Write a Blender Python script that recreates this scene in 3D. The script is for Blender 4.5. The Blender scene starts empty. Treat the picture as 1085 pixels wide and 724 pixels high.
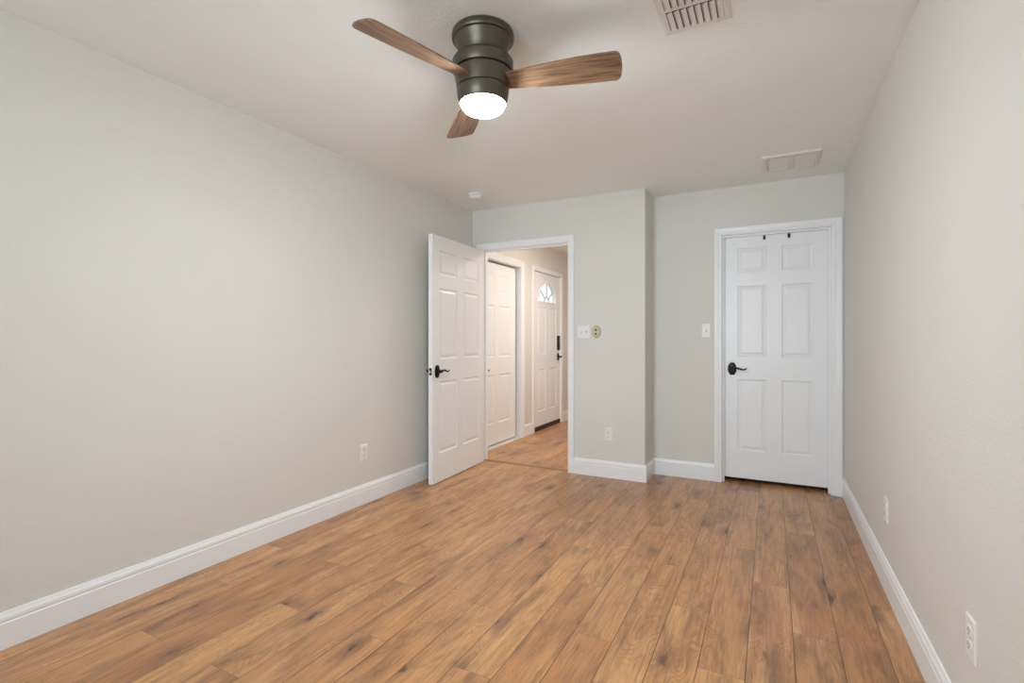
import bpy, bmesh, math, random
from mathutils import Vector, Matrix

# ---------------------------------------------------------------- camera, light, exposure
S = bpy.context.scene
C = S.collection
F_PX, YAW, CY, CAM_H = 529.3, 0.4792, 360.1, 1.181
cam_d = bpy.data.cameras.new('camera')
cam_d.sensor_fit = 'HORIZONTAL'
cam_d.sensor_width = 36.0
cam_d.lens = 36.0 * F_PX / 1085.0
cam_d.shift_y = -(362.0 - CY) / 1085.0
cam_d.clip_start = 0.02
cam = bpy.data.objects.new('camera', cam_d)
C.objects.link(cam)
cam.location = (0, 0, CAM_H)
cam.rotation_euler = (math.pi / 2, 0, YAW)
S.camera = cam

S.view_settings.view_transform = 'Standard'
S.view_settings.look = 'None'
S.view_settings.gamma = 1.0
S.view_settings.use_curve_mapping = False
S.view_settings.exposure = -0.05
try:
    S.cycles.use_denoising = True
    S.cycles.denoiser = 'OPENIMAGEDENOISE'
    S.cycles.max_bounces = 14
    S.cycles.diffuse_bounces = 8
    S.cycles.sample_clamp_indirect = 6.0
except Exception:
    pass

w = bpy.data.worlds.new('daylight')
S.world = w
w.use_nodes = True
bg = w.node_tree.nodes['Background']
bg.inputs['Color'].default_value = (1, 1, 1, 1)
bg.inputs['Strength'].default_value = 1.3

ADDED_WIN_POWER, HALL_POWER, LAMP_EMIT = 42.0, 27.5, 325.0
ADDED_WIN_COL, HALL_COL, LAMP_COL = (0.845, 0.985, 1.13), (1.0, 0.90, 0.81), (0.945, 1.0, 1.03)


def area(name, loc, rot, sx, sy, power, col):
    d = bpy.data.lights.new(name, 'AREA')
    d.shape = 'RECTANGLE'
    if name == 'window_daylight':
        d.spread = 1.7
    d.size, d.size_y = sx, sy
    d.energy = power
    d.color = col
    o = bpy.data.objects.new(name, d)
    C.objects.link(o)
    o.location = loc
    o.rotation_euler = rot
    return o


# the room's measures
XL, XR, YA, YB, XJ = -2.608, 0.485, 4.18, 4.487, -0.93
YR = -2.30          # unseen wall behind the camera, set back to even the daylight
H = 2.44
YH = YA + 0.115     # hall side of the doorway wall
XH = -2.68          # hall left wall
YE = 7.6            # hall far end

# daylight of two unseen windows added behind the camera, and the hall's ceiling lamp
ADDED_WIN = ((-2.05, -1.15), (-0.95, -0.05))
for a, b in ADDED_WIN:
    area('window_daylight', ((a + b) / 2, YR - 0.16, 1.45), (math.pi / 2 + 0.1, 0, 0), b - a, 1.3, ADDED_WIN_POWER / 2, ADDED_WIN_COL)
area('hall_lamp_light', (-1.45, 5.25, 2.40), (0, 0, 0), 0.35, 0.35, HALL_POWER, HALL_COL)


# ---------------------------------------------------------------- node helpers and materials
def mat(name):
    m = bpy.data.materials.new(name)
    m.use_nodes = True
    nt = m.node_tree
    return m, nt, nt.nodes['Principled BSDF']


def plain(name, col, rough=0.5, metal=0.0, spec=0.5):
    m, nt, p = mat(name)
    p.inputs['Base Color'].default_value = (*col, 1)
    p.inputs['Roughness'].default_value = rough
    p.inputs['Metallic'].default_value = metal
    p.inputs['Specular IOR Level'].default_value = spec
    return m


class N:
    """small node-graph writer"""

    def __init__(self, nt):
        self.nt = nt

    def new(self, t, **kw):
        n = self.nt.nodes.new(t)
        for k, v in kw.items():
            setattr(n, k, v)
        return n

    def put(self, sock, v):
        if hasattr(v, 'is_output') or isinstance(v, bpy.types.NodeSocket):
            self.nt.links.new(v, sock)
        elif v is not None:
            sock.default_value = v

    def m(self, op, a, b=None, c=None, clamp=False):
        n = self.new('ShaderNodeMath', operation=op)
        n.use_clamp = clamp
        for i, v in enumerate((a, b, c)):
            self.put(n.inputs[i], v)
        return n.outputs[0]

    def comb(self, x, y, z=0.0):
        n = self.new('ShaderNodeCombineXYZ')
        for i, v in enumerate((x, y, z)):
            self.put(n.inputs[i], v)
        return n.outputs[0]

    def noise(self, vec, scale, detail=2.0, rough=0.5, dist=0.0):
        n = self.new('ShaderNodeTexNoise')
        self.put(n.inputs['Vector'], vec)
        n.inputs['Scale'].default_value = scale
        n.inputs['Detail'].default_value = detail
        n.inputs['Roughness'].default_value = rough
        n.inputs['Distortion'].default_value = dist
        return n.outputs['Fac']

    def ramp(self, f, lo, hi, a=0.0, b=1.0):
        n = self.new('ShaderNodeMapRange')
        n.interpolation_type = 'SMOOTHSTEP'
        self.put(n.inputs[0], f)
        for i, v in enumerate((lo, hi, a, b)):
            n.inputs[i + 1].default_value = v
        return n.outputs[0]

    def mix(self, f, a, b, mode='MIX'):
        n = self.new('ShaderNodeMix', data_type='RGBA', blend_type=mode)
        self.put(n.inputs['Factor'], f)
        for k, v in ((6, a), (7, b)):
            if isinstance(v, tuple):
                v = (*v, 1) if len(v) == 3 else v
            self.put(n.inputs[k], v)
        return n.outputs[2]

    def bump(self, h, strength, dist=0.01):
        n = self.new('ShaderNodeBump')
        n.inputs['Strength'].default_value = strength
        n.inputs['Distance'].default_value = dist
        self.put(n.inputs['Height'], h)
        return n.outputs[0]


def paint(name, col, rough, scale, strength):
    m, nt, p = mat(name)
    g = N(nt)
    tc = g.new('ShaderNodeTexCoord').outputs['Object']
    n1 = g.noise(tc, scale, 3, 0.55)
    nt.links.new(g.bump(g.ramp(n1, 0.35, 0.7), strength, 0.004), p.inputs['Normal'])
    n2 = g.noise(tc, 1.3, 2)
    c = g.mix(n2, tuple(x * 0.975 for x in col), tuple(min(1, x * 1.02) for x in col))
    nt.links.new(c, p.inputs['Base Color'])
    p.inputs['Roughness'].default_value = rough
    p.inputs['Specular IOR Level'].default_value = 0.35
    return m


M_WALL = paint('greige_wall_paint', (0.705, 0.695, 0.658), 0.6, 95, 0.16)
M_CEIL = paint('white_ceiling_paint', (0.88, 0.91, 0.90), 0.85, 70, 0.16)
M_HALL = paint('hall_wall_paint', (0.72, 0.70, 0.67), 0.6, 95, 0.12)
M_TRIM = plain('white_trim_gloss', (0.85, 0.863, 0.885), 0.32)
M_PLASTIC = plain('white_plastic', (0.80, 0.80, 0.785), 0.35)
M_VENT = plain('white_vent_enamel', (0.74, 0.73, 0.70), 0.4)
M_SLOT = plain('dark_slot', (0.17, 0.165, 0.155), 0.6)
M_BLACK = plain('oil_rubbed_black_metal', (0.012, 0.011, 0.010), 0.38, 0.6)
M_DUCT_SHADE = plain('duct_shade', (0.012, 0.012, 0.012), 0.9)  # near-black colour stands for the shade inside the vent
M_STEEL = plain('brushed_steel', (0.72, 0.71, 0.69), 0.3, 1.0)
M_BEIGE = plain('aged_beige_plastic', (0.56, 0.47, 0.36), 0.45)
M_BRONZE = plain('dark_bronze', (0.118, 0.100, 0.078), 0.40, 0.75)
M_SWEEP = plain('dark_brown_rubber', (0.045, 0.030, 0.026), 0.6)


def wood_floor():
    m, nt, p = mat('oak_laminate_planks')
    g = N(nt)
    pos = g.new('ShaderNodeTexCoord').outputs['Object']
    sep = g.new('ShaderNodeSeparateXYZ')
    nt.links.new(pos, sep.inputs[0])
    x, y = sep.outputs[0], sep.outputs[1]
    W, L = 0.1567, 1.2
    a = g.m('DIVIDE', g.m('SUBTRACT', x, 0.075), W)
    k = g.m('FLOOR', a)
    u = g.m('SUBTRACT', a, k)
    b = g.m('DIVIDE', g.m('ADD', g.m('SUBTRACT', y, 1.107), g.m('MULTIPLY', k, 0.4)), L)
    j = g.m('FLOOR', b)
    v = g.m('SUBTRACT', b, j)
    wn = g.new('ShaderNodeTexWhiteNoise', noise_dimensions='3D')
    nt.links.new(g.comb(k, j, 3.7), wn.inputs['Vector'])
    seed = wn.outputs['Value']
    sc = g.new('ShaderNodeSeparateColor')
    nt.links.new(wn.outputs['Color'], sc.inputs[0])
    s1, s2 = sc.outputs[0], sc.outputs[1]
    ox, oy = g.m('MULTIPLY', s1, 31.0), g.m('MULTIPLY', s2, 47.0)
    px, py = g.m('ADD', x, ox), g.m('ADD', y, oy)
    # board to board tone
    base = g.mix(seed, (0.465, 0.210, 0.086), (0.630, 0.318, 0.132))
    # broad smoky figure
    smoke = g.noise(g.comb(g.m('MULTIPLY', px, 8.5), g.m('MULTIPLY', py, 2.1), seed), 1.0, 5, 0.64, 1.1)
    base = g.mix(g.ramp(smoke, 0.45, 0.76, 0, 0.78), base, (0.150, 0.074, 0.041))
    light = g.noise(g.comb(g.m('MULTIPLY', px, 11.0), g.m('MULTIPLY', py, 1.6), s1), 1.0, 4, 0.55, 0.5)
    base = g.mix(g.ramp(light, 0.50, 0.74, 0, 0.70), base, (0.75, 0.42, 0.193))
    # cathedral rings
    field = g.noise(g.comb(g.m('MULTIPLY', px, 6.5), g.m('MULTIPLY', py, 1.5), s2), 1.0, 2, 0.45, 0.6)
    rings = g.m('SINE', g.m('MULTIPLY', field, 230.0))
    rmask = g.ramp(g.noise(g.comb(g.m('MULTIPLY', px, 5.0), g.m('MULTIPLY', py, 1.6), 9.0), 1.0, 2), 0.42, 0.60, 0.0, 0.38)
    base = g.mix(g.m('MULTIPLY', g.ramp(rings, -0.2, 1.0), rmask), base, (0.19, 0.098, 0.052))
    # straight grain streaks and fine pores
    streak = g.noise(g.comb(g.m('MULTIPLY', px, 48.0), g.m('MULTIPLY', py, 2.4), s1), 1.0, 4, 0.6, 0.4)
    base = g.mix(g.ramp(streak, 0.48, 0.74, 0, 0.58), base, (0.175, 0.086, 0.045))
    fine = g.noise(g.comb(g.m('MULTIPLY', px, 115.0), g.m('MULTIPLY', py, 5.5), 0.0), 1.0, 4, 0.65)
    base = g.mix(g.ramp(fine, 0.42, 0.72, 0, 0.52), base, (0.22, 0.112, 0.058))
    # knots: one small cell field stretched along the board
    vo = g.new('ShaderNodeTexVoronoi', voronoi_dimensions='2D')
    w1 = g.m('MULTIPLY', g.m('SUBTRACT', g.noise(g.comb(g.m('MULTIPLY', px, 34.0), g.m('MULTIPLY', py, 13.0), 2.0), 1.0, 4, 0.65), 0.5), 0.36)
    w2 = g.m('MULTIPLY', g.m('SUBTRACT', g.noise(g.comb(g.m('MULTIPLY', px, 30.0), g.m('MULTIPLY', py, 12.0), 7.0), 1.0, 4, 0.65), 0.5), 0.36)
    nt.links.new(g.comb(g.m('ADD', g.m('MULTIPLY', px, 5.2), w1), g.m('ADD', g.m('MULTIPLY', py, 2.1), w2)), vo.inputs['Vector'])
    vo.inputs['Scale'].default_value = 1.0
    vs = g.new('ShaderNodeSeparateColor')
    nt.links.new(vo.outputs['Color'], vs.inputs[0])
    keep = g.ramp(vs.outputs[0], 0.40, 0.92)
    dist = vo.outputs['Distance']
    halo = g.m('MULTIPLY', g.ramp(dist, 0.02, 0.34, 0.72, 0.0), keep)
    base = g.mix(halo, base, (0.120, 0.058, 0.036))
    core = g.m('MULTIPLY', g.ramp(dist, 0.02, 0.09, 0.94, 0.0), keep)
    base = g.mix(core, base, (0.036, 0.020, 0.015))
    # seams, the end joints fainter than the long ones
    du = g.m('MULTIPLY', g.m('MINIMUM', u, g.m('SUBTRACT', 1.0, u)), W)
    dv = g.m('MULTIPLY', g.m('MINIMUM', v, g.m('SUBTRACT', 1.0, v)), L)
    seam = g.m('MAXIMUM', g.ramp(du, 0.0007, 0.0025, 0.85, 0.0), g.ramp(dv, 0.0005, 0.0018, 0.55, 0.0))
    base = g.mix(seam, base, (0.060, 0.028, 0.017))
    nt.links.new(base, p.inputs['Base Color'])
    nt.links.new(g.ramp(fine, 0.3, 0.8, 0.27, 0.38), p.inputs['Roughness'])
    p.inputs['Specular IOR Level'].default_value = 0.6
    nt.links.new(g.bump(g.m('SUBTRACT', g.m('MULTIPLY', fine, -0.15), seam), 0.25, 0.0015), p.inputs['Normal'])
    return m


def wood_blade():
    m, nt, p = mat('walnut_blade')
    g = N(nt)
    pos = g.new('ShaderNodeTexCoord').outputs['Object']
    sep = g.new('ShaderNodeSeparateXYZ')
    nt.links.new(pos, sep.inputs[0])
    x, y = sep.outputs[0], sep.outputs[1]
    n1 = g.noise(g.comb(g.m('MULTIPLY', x, 5.0), g.m('MULTIPLY', y, 60.0)), 1.0, 4, 0.6, 0.4)
    n2 = g.noise(g.comb(g.m('MULTIPLY', x, 9.0), g.m('MULTIPLY', y, 190.0), 4.0), 1.0, 3, 0.6)
    c = g.mix(g.ramp(n1, 0.35, 0.68), (0.30, 0.175, 0.098), (0.115, 0.062, 0.038))
    c = g.mix(g.ramp(n2, 0.50, 0.75, 0, 0.55), c, (0.075, 0.042, 0.028))
    nt.links.new(c, p.inputs['Base Color'])
    p.inputs['Roughness'].default_value = 0.5
    return m


def glow(name, col, strength):
    m, nt, p = mat(name)
    p.inputs['Base Color'].default_value = (0.9, 0.9, 0.88, 1)
    p.inputs['Roughness'].default_value = 0.3
    p.inputs['Emission Color'].default_value = (*col, 1)
    p.inputs['Emission Strength'].default_value = strength
    return m


def pane():
    m = bpy.data.materials.new('window_glass')
    m.use_nodes = True
    nt = m.node_tree
    nt.nodes.clear()
    o = nt.nodes.new('ShaderNodeOutputMaterial')
    mx = nt.nodes.new('ShaderNodeMixShader')
    t = nt.nodes.new('ShaderNodeBsdfTransparent')
    t.inputs[0].default_value = (0.95, 0.97, 0.96, 1)
    gl = nt.nodes.new('ShaderNodeBsdfGlossy')
    gl.inputs['Roughness'].default_value = 0.05
    mx.inputs[0].default_value = 0.06
    nt.links.new(t.outputs[0], mx.inputs[1])
    nt.links.new(gl.outputs[0], mx.inputs[2])
    nt.links.new(mx.outputs[0], o.inputs[0])
    return m


M_FLOOR = wood_floor()
M_BLADE = wood_blade()
M_GLOW = glow('lit_frosted_glass', LAMP_COL, LAMP_EMIT)
M_PANE = pane()


# ---------------------------------------------------------------- mesh helpers
def B():
    return bmesh.new()


def box(bm, x0, x1, y0, y1, z0, z1, bevel=0.0):
    r = bmesh.ops.create_cube(bm, size=1.0)
    vs = r['verts']
    for v in vs:
        v.co = Vector(((x0 + x1) / 2 + v.co.x * (x1 - x0), (y0 + y1) / 2 + v.co.y * (y1 - y0), (z0 + z1) / 2 + v.co.z * (z1 - z0)))
    if bevel:
        es = list({e for v in vs for e in v.link_edges})
        bmesh.ops.bevel(bm, geom=es, offset=bevel, segments=2, profile=0.6, affect='EDGES')


def lathe(bm, prof, seg=48, axis_xy=(0, 0), sx=1.0, sy=1.0):
    """prof: (r, z) pairs from one end to the other; r = 0 ends are closed to a point"""
    rings = []
    for r, z in prof:
        if r < 1e-6:
            rings.append([bm.verts.new((axis_xy[0], axis_xy[1], z))])
        else:
            rings.append([bm.verts.new((axis_xy[0] + sx * r * math.cos(2 * math.pi * i / seg), axis_xy[1] + sy * r * math.sin(2 * math.pi * i / seg), z)) for i in range(seg)])
    for a, b in zip(rings, rings[1:]):
        for i in range(seg):
            i2 = (i + 1) % seg
            if len(a) == 1 and len(b) == 1:
                continue
            if len(a) == 1:
                bm.faces.new((a[0], b[i2], b[i]))
            elif len(b) == 1:
                bm.faces.new((a[i], a[i2], b[0]))
            else:
                bm.faces.new((a[i], a[i2], b[i2], b[i]))


def tube(bm, pts, rad, seg=12, flat=1.0):
    """round bar along points; rad a number or a list; flat squeezes the local second axis"""
    pts = [Vector(q) for q in pts]
    n = len(pts)
    rad = rad if isinstance(rad, (list, tuple)) else [rad] * n
    rings = []
    ref = Vector((0, 0, 1))
    for i, q in enumerate(pts):
        d = (pts[min(i + 1, n - 1)] - pts[max(i - 1, 0)]).normalized()
        if abs(d.dot(ref)) > 0.95:
            ref = Vector((1, 0, 0))
        s = d.cross(ref).normalized()
        t = s.cross(d).normalized()
        rings.append([bm.verts.new(q + rad[i] * (math.cos(2 * math.pi * k / seg) * s * flat + math.sin(2 * math.pi * k / seg) * t)) for k in range(seg)])
    for a, b in zip(rings, rings[1:]):
        for k in range(seg):
            bm.faces.new((a[k], a[(k + 1) % seg], b[(k + 1) % seg], b[k]))
    bm.faces.new(rings[0][::-1])
    bm.faces.new(rings[-1])


def loft(bm, loops, close=True):
    rs = [[bm.verts.new(q) for q in lp] for lp in loops]
    n = len(rs[0])
    for a, b in zip(rs, rs[1:]):
        for k in range(n):
            bm.faces.new((a[k], a[(k + 1) % n], b[(k + 1) % n], b[k]))
    if close:
        bm.faces.new(rs[0][::-1])
        bm.faces.new(rs[-1])


def poly_prism(bm, outline, to_a, to_b):
    """outline of 2-D points extruded between two placements of it"""
    loft(bm, [[to_a(*q) for q in outline], [to_b(*q) for q in outline]])


def link(name, bm, material, parent=None, smooth=False, angle=35):
    bmesh.ops.remove_doubles(bm, verts=bm.verts, dist=1e-5)
    bmesh.ops.recalc_face_normals(bm, faces=bm.faces)
    me = bpy.data.meshes.new(name)
    bm.to_mesh(me)
    bm.free()
    me.materials.append(material)
    o = bpy.data.objects.new(name, me)
    C.objects.link(o)
    if smooth:
        for f in me.polygons:
            f.use_smooth = True
        me.set_sharp_from_angle(angle=math.radians(angle))
    if parent:
        o.parent = parent
    return o


def tag(o, label, cat, group=None, kind=None):
    o['label'] = label
    o['category'] = cat
    if group:
        o['group'] = group
    if kind:
        o['kind'] = kind
    return o


def empty(name, loc, label, cat, rotz=0.0, group=None, kind=None):
    o = bpy.data.objects.new(name, None)
    C.objects.link(o)
    o.empty_display_size = 0.05
    o.location = loc
    o.rotation_euler = (0, 0, rotz)
    return tag(o, label, cat, group, kind)


def copy_tree(o, parent=None):
    c = o.copy()
    C.objects.link(c)
    c.parent = parent
    for ch in list(o.children):
        copy_tree(ch, c)
    return c


def struct(name, bm, material, label, cat, smooth=False):
    return tag(link(name, bm, material, None, smooth), label, cat, kind='structure')


# ---------------------------------------------------------------- room shell
bm = B()
box(bm, -3.7, 0.75, YR - 0.12, YE + 0.1, -0.12, 0.0)
struct('floor', bm, M_FLOOR, 'brown oak plank floor running through room and doorway', 'floor')
bm = B()
box(bm, -3.7, 0.75, YR - 0.12, YE + 0.1, H, H + 0.12)
struct('ceiling', bm, M_CEIL, 'plain white painted ceiling carrying fan and vents', 'ceiling')

bm = B()
box(bm, XL - 0.115, XL, YR - 0.12, YH, 0, H)
struct('wall_left', bm, M_WALL, 'long bare greige wall beside the open door', 'wall')
bm = B()
box(bm, XR, XR + 0.115, YR - 0.12, YE, 0, H)
struct('wall_right', bm, M_WALL, 'long bare greige wall beside the closed door', 'wall')


def wall_with_door(name, mapf, thick, a0, a1, o0, o1, top, material, label):
    out = [(a0, 0), (o0, 0), (o0, top), (o1, top), (o1, 0), (a1, 0), (a1, H), (a0, H)]
    bm = B()
    poly_prism(bm, out, lambda a, z: mapf(a, 0, z), lambda a, z: mapf(a, -thick, z))
    return struct(name, bm, material, label, 'wall')


mapA = lambda a, d, z: Vector((a, YA - d, z))
mapB = lambda a, d, z: Vector((a, YB - d, z))
mapHall = lambda a, d, z: Vector((XH + d, a, z))
mapL = lambda a, d, z: Vector((XL + d, a, z))
mapR = lambda a, d, z: Vector((XR - d, a, z))
mapJ = lambda a, d, z: Vector((XJ + d, a, z))

D1A, D1B, D1T = -2.500, -1.610, 2.050      # room doorway (between jamb faces)
D2A, D2B, D2T = -0.364, 0.400, 2.045       # alcove door
D3A, D3B, D3T = 4.440, 5.385, 2.050        # hall closet (along Y)
D4A, D4B, D4T = 5.765, 6.655, 2.065        # front door (along Y)
JT = 0.018

wall_with_door('wall_back', mapA, 0.115, XL, XJ, D1A - JT, D1B + JT, D1T + JT, M_WALL, 'greige wall section holding the open hall doorway')
bm = B()
box(bm, XJ - 0.115, XJ, YA + 0.115, YB + 0.115, 0, H)
struct('wall_jut', bm, M_WALL, 'narrow shaded return wall where the alcove steps back', 'wall')
wall_with_door('wall_alcove', mapB, 0.115, XJ, XR, D2A - JT, D2B + JT, D2T + JT, M_WALL, 'greige alcove wall around the closed white door')

# hall left wall with two openings
out = [(YH, 0), (D3A - JT, 0), (D3A - JT, D3T + JT), (D3B + JT, D3T + JT), (D3B + JT, 0),
       (D4A - JT, 0), (D4A - JT, D4T + JT), (D4B + JT, D4T + JT), (D4B + JT, 0), (YE, 0), (YE, H), (YH, H)]
bm = B()
poly_prism(bm, out, lambda a, z: mapHall(a, 0, z), lambda a, z: mapHall(a, -0.115, z))
struct('wall_hall_left', bm, M_HALL, 'hall wall seen through the doorway around two doors', 'wall')
bm = B()
box(bm, XJ - 0.23, XJ - 0.115, YH, YE, 0, H)
struct('wall_hall_right', bm, M_HALL, 'hall wall hidden behind the jutting wall section', 'wall')
bm = B()
box(bm, XH - 0.1, XR + 0.1, YE, YE + 0.1, 0, H)
struct('wall_hall_end', bm, M_HALL, 'far end wall of the hall', 'wall')
# unseen walls added behind the closet door to keep outside light from its gaps
bm = B()
box(bm, -3.55, -3.45, 4.15, 5.62, 0, H)
box(bm, -3.45, XH - 0.115, 4.15, 4.25, 0, H)
box(bm, -3.45, XH - 0.115, 5.52, 5.62, 0, H)
struct('wall_closet_added', bm, M_HALL, 'unseen closet walls added behind the hall closet door to keep it dark', 'wall')

# rear wall with two windows added behind the camera to supply daylight
bm = B()
xs = [XL - 0.115, ADDED_WIN[0][0], ADDED_WIN[0][1], ADDED_WIN[1][0], ADDED_WIN[1][1], XR + 0.115]
Z0, Z1 = 0.80, 2.10
for i in range(5):
    if i in (1, 3):
        box(bm, xs[i], xs[i + 1], YR - 0.12, YR, 0, Z0)
        box(bm, xs[i], xs[i + 1], YR - 0.12, YR, Z1, H)
    else:
        box(bm, xs[i], xs[i + 1], YR - 0.12, YR, 0, H)
struct('wall_rear', bm, M_WALL, 'unseen wall with two added windows behind the viewer', 'wall')
for n, (a, b) in enumerate(ADDED_WIN, 1):
    bm = B()
    for x0, x1, z0, z1 in ((a, a + 0.04, Z0, Z1), (b - 0.04, b, Z0, Z1), (a + 0.04, b - 0.04, Z0, Z0 + 0.04), (a + 0.04, b - 0.04, Z1 - 0.04, Z1),
                           (a + 0.04, b - 0.04, (Z0 + Z1) / 2 - 0.02, (Z0 + Z1) / 2 + 0.02)):
        box(bm, x0, x1, YR - 0.09, YR - 0.04, z0, z1)
    wo = struct('window_%d' % n, bm, M_TRIM, ('added white sash window, unseen behind the viewer near the long bare wall', 'added white sash window, unseen directly behind the viewer')[n - 1], 'window')
    bm = B()
    box(bm, a + 0.04, b - 0.04, YR - 0.067, YR - 0.063, Z0 + 0.04, Z1 - 0.04)
    link('pane', bm, M_PANE, wo)


# ---------------------------------------------------------------- baseboards
BASE = [(0, 0), (0.0145, 0), (0.0145, 0.098), (0.0125, 0.101), (0.0125, 0.106), (0.0145, 0.109), (0.0135, 0.121), (0.009, 0.130), (0.006, 0.139), (0, 0.140)]


def baseboard(name, mapf, a0, a1, label, m0=0, m1=0):
    bm = B()
    poly_prism(bm, BASE, lambda d, z: mapf(a0 + m0 * d, d, z), lambda d, z: mapf(a1 + m1 * d, d, z))
    return struct(name, bm, M_TRIM, label, 'baseboard')


CW = 0.060
baseboard('baseboard_left', mapL, YR, YA, 'white baseboard along the long wall beside the open door')
baseboard('baseboard_right', mapR, YR, YB, 'white baseboard along the long wall beside the closed door')
baseboard('baseboard_back', mapA, D1B + CW, XJ, 'white baseboard under the double light switch', 0, 1)
baseboard('baseboard_jut', mapJ, YA, YB, 'short white baseboard on the shaded return wall', -1, -1)
baseboard('baseboard_alcove', mapB, XJ, D2A - CW, 'white baseboard between return wall and closed door', 1, 0)
baseboard('baseboard_hall', mapHall, D3B + CW + 0.025, D4A - CW, 'short white baseboard between the two hall doors')
baseboard('baseboard_far', mapHall, D4B + CW, YE, 'white baseboard beyond the front door in the hall')

# ---------------------------------------------------------------- door casings and jambs
CAS = [(0.004, 0), (0.004, 0.010), (0.010, 0.0125), (0.022, 0.0125), (0.026, 0.0155), (0.048, 0.0175), (0.056, 0.0175), (0.060, 0.014), (0.060, 0)]


def casing(name, mapf, o0, o1, top, thick, label, w=1.0, w1=None, stop=None, sill=False):
    """moulded casing on the wall face, lined jamb through the wall and a door stop"""
    w1 = w if w1 is None else w1
    bm = B()
    st = [lambda o, d: mapf(o0 - o * w, d, 0), lambda o, d: mapf(o0 - o * w, d, top + o * w),
          lambda o, d: mapf(o1 + o * w1, d, top + o * w), lambda o, d: mapf(o1 + o * w1, d, 0)]
    loft(bm, [[s(o, d) for o, d in CAS] for s in st])
    root = struct(name, bm, M_TRIM, label, 'door frame')
    bm = B()
    out = [(o0 - JT, 0), (o0, 0), (o0, top), (o1, top), (o1, 0), (o1 + JT, 0), (o1 + JT, top + JT), (o0 - JT, top + JT)]
    poly_prism(bm, out, lambda a, z: mapf(a, 0.002, z), lambda a, z: mapf(a, -thick, z))
    link('jamb', bm, M_TRIM, root)
    if stop:
        s0, s1 = stop
        q = 0.014
        out = [(o0, 0), (o0 + q, 0), (o0 + q, top - q), (o1 - q, top - q), (o1 - q, 0), (o1, 0), (o1, top), (o0, top)]
        bm = B()
        poly_prism(bm, out, lambda a, z: mapf(a, -s0, z), lambda a, z: mapf(a, -s1, z))
        link('door_stop', bm, M_TRIM, root)
    return root


casing('trim_1', mapA, D1A, D1B, D1T, 0.115, 'white casing around the open hall doorway', stop=(0.045, 0.075))
casing('trim_2', mapB, D2A, D2B, D2T, 0.115, 'white casing around the closed alcove door', w1=1.25, stop=(0.030, 0.064))
casing('trim_3', mapHall, D3A, D3B, D3T, 0.115, 'white casing around the hall closet door', w=1.35)
casing('trim_4', mapHall, D4A, D4B, D4T, 0.115, 'white casing around the front door', stop=(0.045, 0.075))

# flooring strip across the doorway
bm = B()
prof = [(-0.022, 0), (-0.018, 0.005), (0.0, 0.0065), (0.018, 0.005), (0.022, 0)]
poly_prism(bm, prof, lambda d, z: Vector((D1A, YA + 0.045 + d, z)), lambda d, z: Vector((D1B, YA + 0.045 + d, z)))
M_STRIP = plain('strip_wood', (0.30, 0.150, 0.075), 0.4)
struct('trim_5', bm, M_STRIP, 'thin brown transition strip across the open doorway floor', 'threshold')
# pale sill under the closet door
bm = B()
box(bm, XH - 0.115, XH + 0.012, D3A, D3B, 0, 0.006, 0.002)
struct('trim_6', bm, plain('pale_threshold', (0.66, 0.63, 0.58), 0.5), 'pale threshold strip under the hall closet door', 'threshold')


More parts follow.
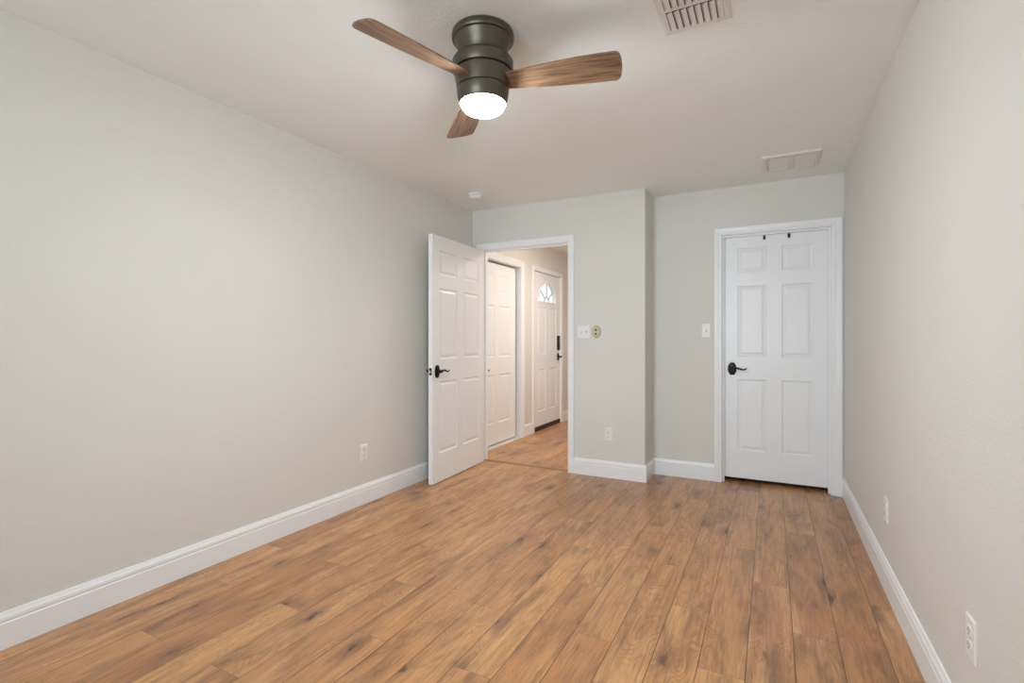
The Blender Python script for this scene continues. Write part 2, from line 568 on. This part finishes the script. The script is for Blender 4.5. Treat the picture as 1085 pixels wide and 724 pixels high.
# ---------------------------------------------------------------- doors
def panel_leaf(bm, W, Ht, T, panels, hole=None):
    """a moulded door leaf, local x 0..W, y 0 (front) .. T (back), z 0..Ht, with raised panels on both faces.
    hole = (centre, base, half width, rise): a half-round window opening."""
    xs = sorted({0.0, W} | {q for p in panels for q in p[:2]})
    zs = sorted({0.0, Ht} | {q for p in panels for q in p[2:]})
    if hole:
        hc, hb, hw, hr = hole
        hx0, hx1, hz0, hz1 = hc - hw - 0.05, hc + hw + 0.05, hb - 0.03, hb + hr + 0.05
        xs = sorted(set(xs) | {hx0, hx1})
        zs = sorted(set(zs) | {hz0, hz1})
    rings = ((0.0, 0.0), (0.006, 0.006), (0.013, 0.008), (0.018, 0.008), (0.034, 0.0025), (0.038, 0.002))
    inp = lambda x, z: any(p[0] - 1e-6 < x < p[1] + 1e-6 and p[2] - 1e-6 < z < p[3] + 1e-6 for p in panels)
    for side in (0, 1):
        Y = lambda d: d if side == 0 else T - d
        for i in range(len(xs) - 1):
            for j in range(len(zs) - 1):
                cx, cz = (xs[i] + xs[i + 1]) / 2, (zs[j] + zs[j + 1]) / 2
                if inp(cx, cz) or (hole and hx0 < cx < hx1 and hz0 < cz < hz1):
                    continue
                bm.faces.new([bm.verts.new((x, Y(0), z)) for x, z in ((xs[i], zs[j]), (xs[i + 1], zs[j]), (xs[i + 1], zs[j + 1]), (xs[i], zs[j + 1]))])
        for x0, x1, z0, z1 in panels:
            prev = None
            for ins, dep in rings:
                cur = [bm.verts.new((x, Y(dep), z)) for x, z in ((x0 + ins, z0 + ins), (x1 - ins, z0 + ins), (x1 - ins, z1 - ins), (x0 + ins, z1 - ins))]
                if prev:
                    for k in range(4):
                        bm.faces.new((prev[k], prev[(k + 1) % 4], cur[(k + 1) % 4], cur[k]))
                prev = cur
            bm.faces.new(prev)
        if hole:
            n = 24
            arc = [(hc + hw * math.cos(math.pi * k / n), hb + hr * math.sin(math.pi * k / n)) for k in range(n + 1)]
            # fill between the frame rectangle and the arc, column by column above, and the strip below
            rect = [(hx1, hb)] + [(min(hx1, max(hx0, hc + (hw + 0.05) * 1.5 * math.cos(math.pi * k / n))), hz1 if 0.32 * n / 2 < k < n - 0.32 * n / 2 else None) for k in range(1, n)] + [(hx0, hb)]
            outer = []
            for k in range(n + 1):
                t = math.pi * k / n
                cx, sz = math.cos(t), math.sin(t)
                sc = min((hw + 0.05) / abs(cx) if abs(cx) > 1e-6 else 1e9, (hz1 - hb) / sz if sz > 1e-6 else 1e9)
                outer.append((hc + cx * sc, hb + sz * sc))
            # insert the exact rectangle corners by snapping the nearest samples
            for corner in ((hx1, hz1), (hx0, hz1)):
                kk = min(range(n + 1), key=lambda k: (outer[k][0] - corner[0]) ** 2 + (outer[k][1] - corner[1]) ** 2)
                outer[kk] = corner
            for k in range(n):
                bm.faces.new([bm.verts.new((q[0], Y(0), q[1])) for q in (arc[k], outer[k], outer[k + 1], arc[k + 1])])
            low = [(hx0, hz0), (hx1, hz0), (hx1, hb)] + [(hc + hw, hb), (hc - hw, hb)] + [(hx0, hb)]
            bm.faces.new([bm.verts.new((q[0], Y(0), q[1])) for q in low])
    if hole:
        for a, b in list(zip(arc, arc[1:])) + [(arc[-1], arc[0])]:
            bm.faces.new([bm.verts.new((a[0], 0, a[1])), bm.verts.new((b[0], 0, b[1])), bm.verts.new((b[0], T, b[1])), bm.verts.new((a[0], T, a[1]))])
    # edges
    for xa in (0, W):
        for j in range(len(zs) - 1):
            bm.faces.new([bm.verts.new(q) for q in ((xa, 0, zs[j]), (xa, T, zs[j]), (xa, T, zs[j + 1]), (xa, 0, zs[j + 1]))])
    for za in (0, Ht):
        for i in range(len(xs) - 1):
            bm.faces.new([bm.verts.new(q) for q in ((xs[i], 0, za), (xs[i + 1], 0, za), (xs[i + 1], T, za), (xs[i], T, za))])


def six(W, st, mull, z):
    """six panels from stile width, mullion width and three vertical spans"""
    w = (W - 2 * st - mull) / 2
    return [(x, x + w, a, b) for a, b in z for x in (st, st + w + mull)]


ZP = ((0.235, 0.830), (1.012, 1.602), (1.712, 1.915))


def lever(root, x, z, yface, out, direction, scale=1.0):
    """rosette on the leaf face with a curved lever; out = -1 towards local -y, direction = +1 lever to +x"""
    bm = B()
    n = 40
    loops = []
    for s, d in ((1.0, 0.0), (1.0, 0.006), (0.90, 0.010), (0.74, 0.012)):
        lp = []
        for k in range(n):
            t = 2 * math.pi * k / n
            cx, sz = math.cos(t), math.sin(t)
            e = 0.72
            lp.append(Vector((x + s * 0.033 * math.copysign(abs(cx) ** e, cx), yface + out * d, z + s * (0.0525 - (0.006 if abs(cx) > 0.55 else 0)) * math.copysign(abs(sz) ** 0.9, sz))))
        loops.append(lp)
    loft(bm, loops)
    h = link('door_handle', bm, M_BLACK, root, True)
    bm = B()
    tube(bm, [(x, yface + out * 0.010, z), (x, yface + out * 0.022, z), (x, yface + out * 0.050, z)], [0.0145, 0.0125, 0.0125], 16)
    pts, rr = [], []
    for k in range(13):
        t = k / 12
        pts.append((x + direction * (-0.010 + 0.122 * t * scale), yface + out * (0.050 + 0.004 * math.sin(t * math.pi)), z + 0.004 + 0.010 * math.sin(t * 2 * math.pi * 0.95) * (0.3 + 0.7 * t) + (0.006 * max(0, t - 0.8) / 0.2)))
        rr.append(0.0105 - 0.0055 * t)
    tube(bm, pts, rr, 12, 0.75)
    link('lever', bm, M_BLACK, h, True)
    return h


def latch(root, xedge, z, T, side):
    """plate and bolt in the door's free edge; side = -1 for the x = 0 edge"""
    bm = B()
    box(bm, xedge - 0.0012 if side < 0 else xedge, xedge if side < 0 else xedge + 0.0012, T / 2 - 0.0125, T / 2 + 0.0125, z - 0.029, z + 0.029)
    p = link('latch_plate', bm, M_BLACK, root)
    bm = B()
    x0, x1 = sorted((xedge, xedge + side * 0.011))
    poly_prism(bm, [(x0, T / 2 - 0.007), (x1, T / 2 - 0.007), (x1, T / 2 - 0.001), (x0, T / 2 + 0.007)],
               lambda a, b: Vector((a, b, z - 0.011)), lambda a, b: Vector((a, b, z + 0.011)))
    b_ = link('latch_bolt', bm, M_STEEL, p)
    b_['label'] = 'bright steel latch bolt'


def hinge(root, x, y, z, material=M_TRIM):
    bm = B()
    lathe(bm, [(0, -0.050), (0.004, -0.048), (0.006, -0.044), (0.006, 0.044), (0.004, 0.048), (0, 0.050)], 14)
    for v in bm.verts:
        v.co += Vector((x, y, z))
    link('hinge', bm, material, root, True)


# door_1: the open six panel door, hinged beside the long wall. local x runs from the free edge to the hinge
P0, P1 = Vector((-2.473, 4.168)), Vector((-2.430, 3.283))
d1 = P0 - P1
W1 = d1.length
r1 = empty('door_1', (P1.x, P1.y, 0.006), 'open white six panel door swung against the long wall', 'door', math.atan2(d1.y, d1.x), kind='structure')
bm = B()
panel_leaf(bm, W1, 2.034, 0.038, six(W1, 0.104, 0.112, ZP))
link('door_leaf', bm, M_TRIM, r1)
lever(r1, 0.066, 0.915, 0.0, -1, 1)
lever(r1, 0.066, 0.915, 0.038, 1, 1)
latch(r1, 0.0, 0.915, 0.038, -1)
for z in (0.22, 1.02, 1.82):
    hinge(r1, W1 + 0.003, 0.042, z)

# door_2: closed alcove door
W2 = D2B - D2A - 0.006
r2 = empty('door_2', (D2A + 0.003, YB + 0.0655, 0.034), 'closed white six panel door in the alcove', 'door', 0.0, kind='structure')
bm = B()
panel_leaf(bm, W2, D2T - 0.004 - 0.034, 0.035, [(a, b, c - 0.018 + 0.012, d - 0.018 + 0.008) for a, b, c, d in six(W2, 0.110, 0.108, ZP)])
link('door_leaf', bm, M_TRIM, r2)
lever(r2, 0.069, 0.905, 0.0, -1, 1)

# door_3: hall closet door, recessed in its frame. local x along +Y, front faces +X
W3 = D3B - D3A - 0.040
r3 = empty('door_3', (XH - 0.060, D3A + 0.012, 0.020), 'closed white panel door nearest through the doorway', 'door', math.pi / 2, kind='structure')
bm = B()
panel_leaf(bm, W3, 2.012, 0.035, six(W3, 0.125, 0.118, ((0.225, 0.770), (0.965, 1.545), (1.690, 1.890))))
link('door_leaf', bm, M_TRIM, r3)
lever(r3, 0.092, 0.832, 0.0, -1, 1)

# door_4: front door with a half round light
W4 = D4B - D4A - 0.006
r4 = empty('door_4', (XH - 0.008, D4A + 0.003, 0.004), 'white front door with half round window in the hall', 'door', math.pi / 2, kind='structure')
cx4 = W4 / 2
bm = B()
HOLE = (cx4, 1.680, 0.285, 0.262)
panel_leaf(bm, W4, 2.054, 0.042, [(a, b, c, d) for a, b, c, d in six(W4, 0.130, 0.110, ((0.240, 0.790), (0.985, 1.605)))], HOLE)
link('door_leaf', bm, M_TRIM, r4)
bm = B()
n = 32
hc, hb, hw, hr = HOLE
arc = [(hc + (hw - 0.001) * math.cos(math.pi * k / n), hb + 0.001 + (hr - 0.002) * math.sin(math.pi * k / n)) for k in range(n + 1)]
poly_prism(bm, arc, lambda a, z: Vector((a, 0.019, z)), lambda a, z: Vector((a, 0.023, z)))
pn = link('window_pane', bm, M_PANE, r4)
bm = B()
# moulded rim and the spokes of the fan-shaped glazing bars
rim = []
for k in range(n + 1):
    rim.append(math.pi * k / n)
for a, b in zip(rim, rim[1:]):
    q = []
    for t, e in ((a, 0), (b, 0), (b, 0.022), (a, 0.022)):
        q.append((hc + (hw + e - 0.004) * math.cos(t), hb + (hr + e - 0.004) * math.sin(t)))
    poly_prism(bm, q, lambda x, z: Vector((x, -0.008, z)), lambda x, z: Vector((x, 0.017, z)))
box(bm, hc - hw - 0.018, hc + hw + 0.018, -0.008, 0.017, hb - 0.020, hb + 0.004)
link('window_rim', bm, M_TRIM, r4)
bm = B()
for t in (38, 90, 142):
    a = math.radians(t)
    tube(bm, [(hc + 0.07 * math.cos(a), 0.012, hb + 0.07 * math.sin(a)), (hc + (hw - 0.006) * math.cos(a), 0.012, hb + (hr - 0.006) * math.sin(a))], 0.0065, 8)
tube(bm, [(hc + 0.07 * math.cos(math.pi * k / 12), 0.012, hb + 0.07 * math.sin(math.pi * k / 12)) for k in range(13)], 0.0065, 8)
link('glazing_bars', bm, plain('grey_glazing_bar', (0.42, 0.42, 0.41), 0.5), r4)['label'] = 'grey sunburst glazing bars'
lever(r4, W4 - 0.068, 0.935, 0.0, -1, -1, 0.7)
bm = B()
box(bm, W4 - 0.105, W4 - 0.043, -0.026, 0.0, 1.030, 1.232, 0.010)
lk = link('keypad_lock', bm, M_BLACK, r4, True)
bm = B()
box(bm, W4 - 0.094, W4 - 0.054, -0.029, -0.025, 1.110, 1.215, 0.002)
link('keypad', bm, plain('keypad_black', (0.02, 0.02, 0.02), 0.15), lk)
bm = B()
box(bm, 0.004, W4 - 0.004, -0.010, 0.004, -0.003, 0.052, 0.003)
link('door_sweep', bm, M_SWEEP, r4)['label'] = 'dark brown bottom sweep'
for z in (0.22, 1.03, 1.83):
    hinge(r4, -0.002, -0.004, z, M_STEEL)

# ---------------------------------------------------------------- ceiling fan
FX, FY = -1.054, 1.769
fan = empty('ceiling_fan', (FX, FY, H), 'dark bronze ceiling fan with three walnut blades and lit lamp', 'ceiling fan')
Z = lambda z: z - H
bm = B()
lathe(bm, [(0, Z(2.440)), (0.122, Z(2.440)), (0.126, Z(2.436)), (0.128, Z(2.424)), (0.128, Z(2.414)), (0.125, Z(2.409)), (0.117, Z(2.407)), (0.113, Z(2.400)), (0.107, Z(2.380)), (0.098, Z(2.356)), (0.086, Z(2.338)), (0.080, Z(2.330)), (0, Z(2.330))], 64)
link('canopy', bm, M_BRONZE, fan, True)
bm = B()
lathe(bm, [(0, Z(2.336)), (0.100, Z(2.336)), (0.117, Z(2.331)), (0.125, Z(2.320)), (0.125, Z(2.283)), (0.122, Z(2.278)), (0.112, Z(2.277)), (0.112, Z(2.273)),
           (0.117, Z(2.271)), (0.117, Z(2.266)), (0.107, Z(2.209)), (0, Z(2.212))], 64)
link('motor_housing', bm, M_BRONZE, fan, True)
bm = B()
lathe(bm, [(0, Z(2.2085)), (0.103, Z(2.2085)), (0.107, Z(2.205)), (0.107, Z(2.198)), (0.104, Z(2.176)), (0.0965, Z(2.153)), (0.094, Z(2.149)), (0.0915, Z(2.151)), (0, Z(2.156))], 64)
lk = link('light_kit', bm, M_BRONZE, fan, True)
bm = B()
lathe(bm, [(0, Z(2.155)), (0.0905, Z(2.1505)), (0.0900, Z(2.147)), (0.086, Z(2.136)), (0.077, Z(2.125)), (0.060, Z(2.116)), (0.034, Z(2.111)), (0, Z(2.109))], 64)
link('lamp_glass', bm, M_GLOW, lk, True)['label'] = 'glowing frosted glass bowl'

# blade, built along local +x, pitched about its length, thickness 7 mm
ROOT, TIP = 0.098, 0.552


def blade_bm():
    bm = B()
    n = 22
    st = []
    for k in range(n + 1):
        t = k / n
        x = ROOT + (TIP - ROOT) * t
        up = 0.040 + 0.032 * math.sin(min(1, t * 1.12) * math.pi / 2)          # convex edge (towards -y)
        dn = 0.042 + 0.028 * math.sin(t * math.pi / 2)                                                # straighter edge
        st.append((x, -up, dn))
    loop = [(x, a) for x, a, b in st[:-1]]
    x, a, b = st[-1]
    # softly rounded tip
    loop += [(x - 0.016, a + 0.0005), (x - 0.007, a + 0.004), (x - 0.001, a + 0.012), (x + 0.004, a + 0.028), (x + 0.007, 0.3 * a), (x + 0.008, 0.1 * b), (x + 0.006, 0.45 * b), (x + 0.002, b - 0.016), (x - 0.005, b - 0.005), (x - 0.014, b)]
    loop += [(x_, b_) for x_, a_, b_ in reversed(st[:-1])]
    T = 0.0035
    loft(bm, [[Vector((u * 1.0, v * 0.985, -T)) for u, v in loop], [Vector((u, v, -T + 0.001)) for u, v in loop], [Vector((u, v, T - 0.001)) for u, v in loop], [Vector((u, v * 0.985, T)) for u, v in loop]])
    return bm


bl0 = link('blade', blade_bm(), M_BLADE, fan, True, 30)
bm = B()
poly_prism(bm, [(0.085, -0.040), (0.118, -0.036), (0.150, -0.020), (0.150, 0.024), (0.118, 0.040), (0.085, 0.040)], lambda a, b: Vector((a, b, 0.0036)), lambda a, b: Vector((a, b, 0.0085)))
link('blade_iron', bm, M_BRONZE, bl0)
for k in range(3):
    o = bl0 if k == 0 else copy_tree(bl0, fan)
    o.parent = fan
    az = math.radians(13.5) + k * 2 * math.pi / 3
    o.matrix_local = Matrix.Translation((0, 0, Z(2.236))) @ Matrix.Rotation(az, 4, 'Z') @ Matrix.Rotation(math.radians(-15.5), 4, 'X')

# ---------------------------------------------------------------- smoke detector
sd = empty('smoke_detector', (-2.272, 3.690, H), 'round white smoke detector on ceiling above the open door', 'smoke detector')
bm = B()
lathe(bm, [(0, 0), (0.064, 0), (0.066, -0.004), (0.065, -0.011), (0.058, -0.013), (0, -0.013)], 40)
link('base', bm, M_PLASTIC, sd, True)
bm = B()
lathe(bm, [(0, -0.0131), (0.054, -0.0131), (0.057, -0.018), (0.056, -0.030), (0.048, -0.040), (0.034, -0.045), (0, -0.046)], 40)
link('cover', bm, M_PLASTIC, sd, True)

# ---------------------------------------------------------------- supply register near the top of the frame
sv = empty('ceiling_vent', (-0.261, 1.962, H), 'white slatted supply vent on ceiling right of the fan', 'vent')
hx, hy = 0.127, 0.160
bm = B()


def frame_ring(bm, hx, hy, w, z0, z1, lip=0.006):
    loops = []
    for ex, z in ((0, z0), (0, z0 - 0.003), (lip, z1), (w, z1), (w, z0)):
        loops.append([Vector((sx * (hx - ex), sy * (hy - ex), z)) for sx, sy in ((-1, -1), (1, -1), (1, 1), (-1, 1))])
    loft(bm, loops, close=False)


frame_ring(bm, hx, hy, 0.026, 0, -0.009)
box(bm, -hx + 0.026, hx - 0.026, -0.006, 0.006, -0.009, -0.003)
link('vent_frame', bm, M_VENT, sv, False)
bm = B()
box(bm, -hx + 0.026, hx - 0.026, -hy + 0.026, hy - 0.026, -0.0015, -0.0003)  # thin dark sheet in place of the shade behind the slats
link('duct_shade_sheet', bm, M_DUCT_SHADE, sv)['label'] = 'dark sheet for the shade in the duct'
nf = 8
for row in (-1, 1):
    y0, y1 = (0.0065, hy - 0.0265) if row > 0 else (-hy + 0.0265, -0.0065)
    for i in range(nf):
        xc = -hx + 0.026 + (i + 0.5) * (2 * hx - 0.052) / nf
        bm = B()
        prof = []
        for k in range(7):
            t = k / 6
            prof.append((xc - 0.0117 + 0.0234 * t, -0.0025 - 0.0085 * math.sin(t * math.pi * 0.62)))
        back = [(a + 0.0006, b + 0.0011) for a, b in reversed(prof)]
        poly_prism(bm, prof + back, lambda a, b, y0=y0, xc=xc: Vector((a, y0 + 0.018 * max(0.0, 0.5 - (a - xc) / 0.0234) ** 1.5, b)), lambda a, b, y1=y1: Vector((a, y1, b)))
        link('slat', bm, M_VENT, sv, True)

# return grille by the alcove
rv = empty('ceiling_vent', (0.118, 4.018, H), 'square white two panel return grille on ceiling over the alcove', 'vent')
hx, hy = 0.180, 0.172
bm = B()
frame_ring(bm, hx, hy, 0.034, 0, -0.013, 0.008)
box(bm, -0.017, 0.017, -hy + 0.034, hy - 0.034, -0.012, -0.003)
link('vent_frame', bm, M_VENT, rv)
for s in (-1, 1):
    x0, x1 = sorted((s * 0.0172, s * (hx - 0.0342)))
    bm = B()
    m_ = 17
    step = (2 * hy - 0.069) / m_
    prof = [(-hy + 0.0345, -0.0005)]
    for i in range(m_):
        y = -hy + 0.0345 + i * step
        prof += [(y + 0.001, -0.0085), (y + step * 0.62, -0.0065), (y + step * 0.95, -0.0050)]
    prof += [(hy - 0.0345, -0.0005)]
    poly_prism(bm, prof, lambda a, b: Vector((x0, a, b)), lambda a, b: Vector((x1, a, b)))
    link('louver_panel', bm, M_VENT, rv)


# ---------------------------------------------------------------- wall plates. local: x across, -y out of the wall, z up
def plate_bm(w, h, d=0.0055):
    bm = B()
    loops = []
    for e, y in ((0, 0), (0, -0.0025), (0.004, -d)):
        loops.append([Vector((sx * (w / 2 - e), y, sz * (h / 2 - e))) for sx, sz in ((-1, -1), (1, -1), (1, 1), (-1, 1))])
    loft(bm, loops)
    return bm


def outlet(loc, rotz, label):
    r = empty('power_outlet', loc, label, 'outlet', rotz, group='wall power outlets')
    link('cover_plate', plate_bm(0.070, 0.115), M_PLASTIC, r)
    for s in (1, -1):
        bm = B()
        n = 24
        lp = []
        for k in range(n):
            t = 2 * math.pi * k / n
            lp.append((0.0172 * math.cos(t), max(-0.0128, min(0.0128, 0.0172 * math.sin(t))) + s * 0.0195))
        loft(bm, [[Vector((a, -0.0055, b)) for a, b in lp], [Vector((a, -0.0078, b)) for a, b in lp]])
        rc = link('receptacle', bm, M_PLASTIC, r)
        bm = B()
        zc = s * 0.0195
        box(bm, -0.0074, -0.0052, -0.0084, -0.0077, zc - 0.002, zc + 0.0075)
        box(bm, 0.0052, 0.0074, -0.0084, -0.0077, zc - 0.002, zc + 0.0075)
        box(bm, -0.0022, 0.0022, -0.0084, -0.0077, zc - 0.0095, zc - 0.0050)
        link('slots', bm, M_SLOT, rc)['label'] = 'three dark slots'
    bm = B()
    box(bm, -0.0022, 0.0022, -0.0066, -0.0054, -0.0022, 0.0022, 0.0008)
    link('screw', bm, M_STEEL, r)
    return r


o1 = outlet((-1.239, YA, 0.369), 0, 'white power outlet below the double light switch')


def place(loc, rotz, label):
    c = copy_tree(o1)
    c.location = loc
    c.rotation_euler = (0, 0, rotz)
    c['label'] = label
    return c


place((XL, 2.702, 0.369), math.pi / 2, 'white power outlet on the long wall near the open door')
place((XR, 2.927, 0.373), -math.pi / 2, 'white power outlet on the wall beside the closed door, farther of two')
place((XR, 1.785, 0.367), -math.pi / 2, 'white power outlet on the wall beside the closed door, nearer of two')


def switch(loc, w, xs, label):
    r = empty('light_switch', loc, label, 'light switch', group='wall light switches')
    link('cover_plate', plate_bm(w, 0.117), M_PLASTIC, r)
    for x in xs:
        bm = B()
        box(bm, x - 0.0055, x + 0.0055, -0.0066, -0.0050, -0.0125, 0.0125)
        sl = link('toggle_slot', bm, plain('switch_slot', (0.50, 0.50, 0.49), 0.5), r)
        bm = B()
        poly_prism(bm, [(-0.0066, -0.008), (-0.0066, 0.006), (-0.0175, 0.013), (-0.0185, 0.006)],
                   lambda y, z: Vector((x - 0.004, y, z)), lambda y, z: Vector((x + 0.004, y, z)))
        link('toggle', bm, M_PLASTIC, sl)
        for z in (0.030, -0.030):
            bm = B()
            box(bm, x - 0.002, x + 0.002, -0.0064, -0.0050, z - 0.002, z + 0.002, 0.0006)
            link('screw', bm, M_STEEL, r)
    return r


switch((-1.460, YA, 1.249), 0.116, (-0.023, 0.023), 'white double toggle light switch beside the open doorway')
switch((-0.488, YB, 1.258), 0.070, (0.0,), 'white single light switch beside the closed door')

# beige oval fitting next to the double switch
bo = empty('wall_sensor', (-1.347, YA, 1.250), 'small beige oval wall fitting with two dark holes beside double switch', 'wall fitting')
bm = B()
loops = []
n = 36
for s, y in ((1.0, 0), (1.0, -0.006), (0.93, -0.010), (0.80, -0.010), (0.74, -0.007)):
    loops.append([Vector((s * 0.041 * math.cos(2 * math.pi * k / n), y, s * 0.056 * math.sin(2 * math.pi * k / n))) for k in range(n)])
loft(bm, loops)
link('oval_plate', bm, M_BEIGE, bo, True)
bm = B()
loops = []
for s, y in ((1.0, -0.0068), (1.0, -0.012), (0.85, -0.014)):
    loops.append([Vector((s * 0.024 * math.cos(2 * math.pi * k / n), y, s * 0.038 * math.sin(2 * math.pi * k / n))) for k in range(n)])
loft(bm, loops)
fc = link('face', bm, plain('tan_plastic', (0.62, 0.52, 0.40), 0.4), bo, True)
for z, rr in ((0.015, 0.0095), (-0.018, 0.0085)):
    bm = B()
    loops = []
    for y in (-0.0138, -0.0152):
        loops.append([Vector((rr * math.cos(2 * math.pi * k / 20), y, z + rr * math.sin(2 * math.pi * k / 20))) for k in range(20)])
    loft(bm, loops)
    link('opening', bm, plain('brown_dark', (0.07, 0.05, 0.035), 0.6), fc)

# ---------------------------------------------------------------- over-door hooks
DY = YB + 0.0655     # leaf face


def hook(x, label):
    r = empty('door_hook', (x, DY, D2T - 0.004), label, 'hook', group='over-door hooks')
    bm = B()
    T, w = 0.0018, 0.009
    prof = [(0.0, 0.0004), (0.030, 0.0004), (0.030, 0.0018), (-0.0020, 0.0018), (-0.0020, -0.046), (-0.0003, -0.046), (-0.0003, 0.0004)]
    poly_prism(bm, prof, lambda y, z: Vector((-w, y, z)), lambda y, z: Vector((w, y, z)))
    link('strap', bm, M_BLACK, r)
    bm = B()
    tube(bm, [(0, -0.002, -0.034), (0, -0.012, -0.040), (0, -0.021, -0.038), (0, -0.026, -0.028), (0, -0.027, -0.020)], [0.005, 0.0045, 0.004, 0.004, 0.0045], 10)
    link('peg', bm, M_BLACK, r, True)
    bm = B()
    box(bm, -0.0025, 0.0025, -0.0032, -0.0019, -0.018, -0.012, 0.0005)
    link('rivet', bm, M_STEEL, r)
    return r


hook(-0.052, 'small black over-door hook nearer the lever side of the closed door')
hook(0.123, 'small black over-door hook nearer the hinge side of the closed door')
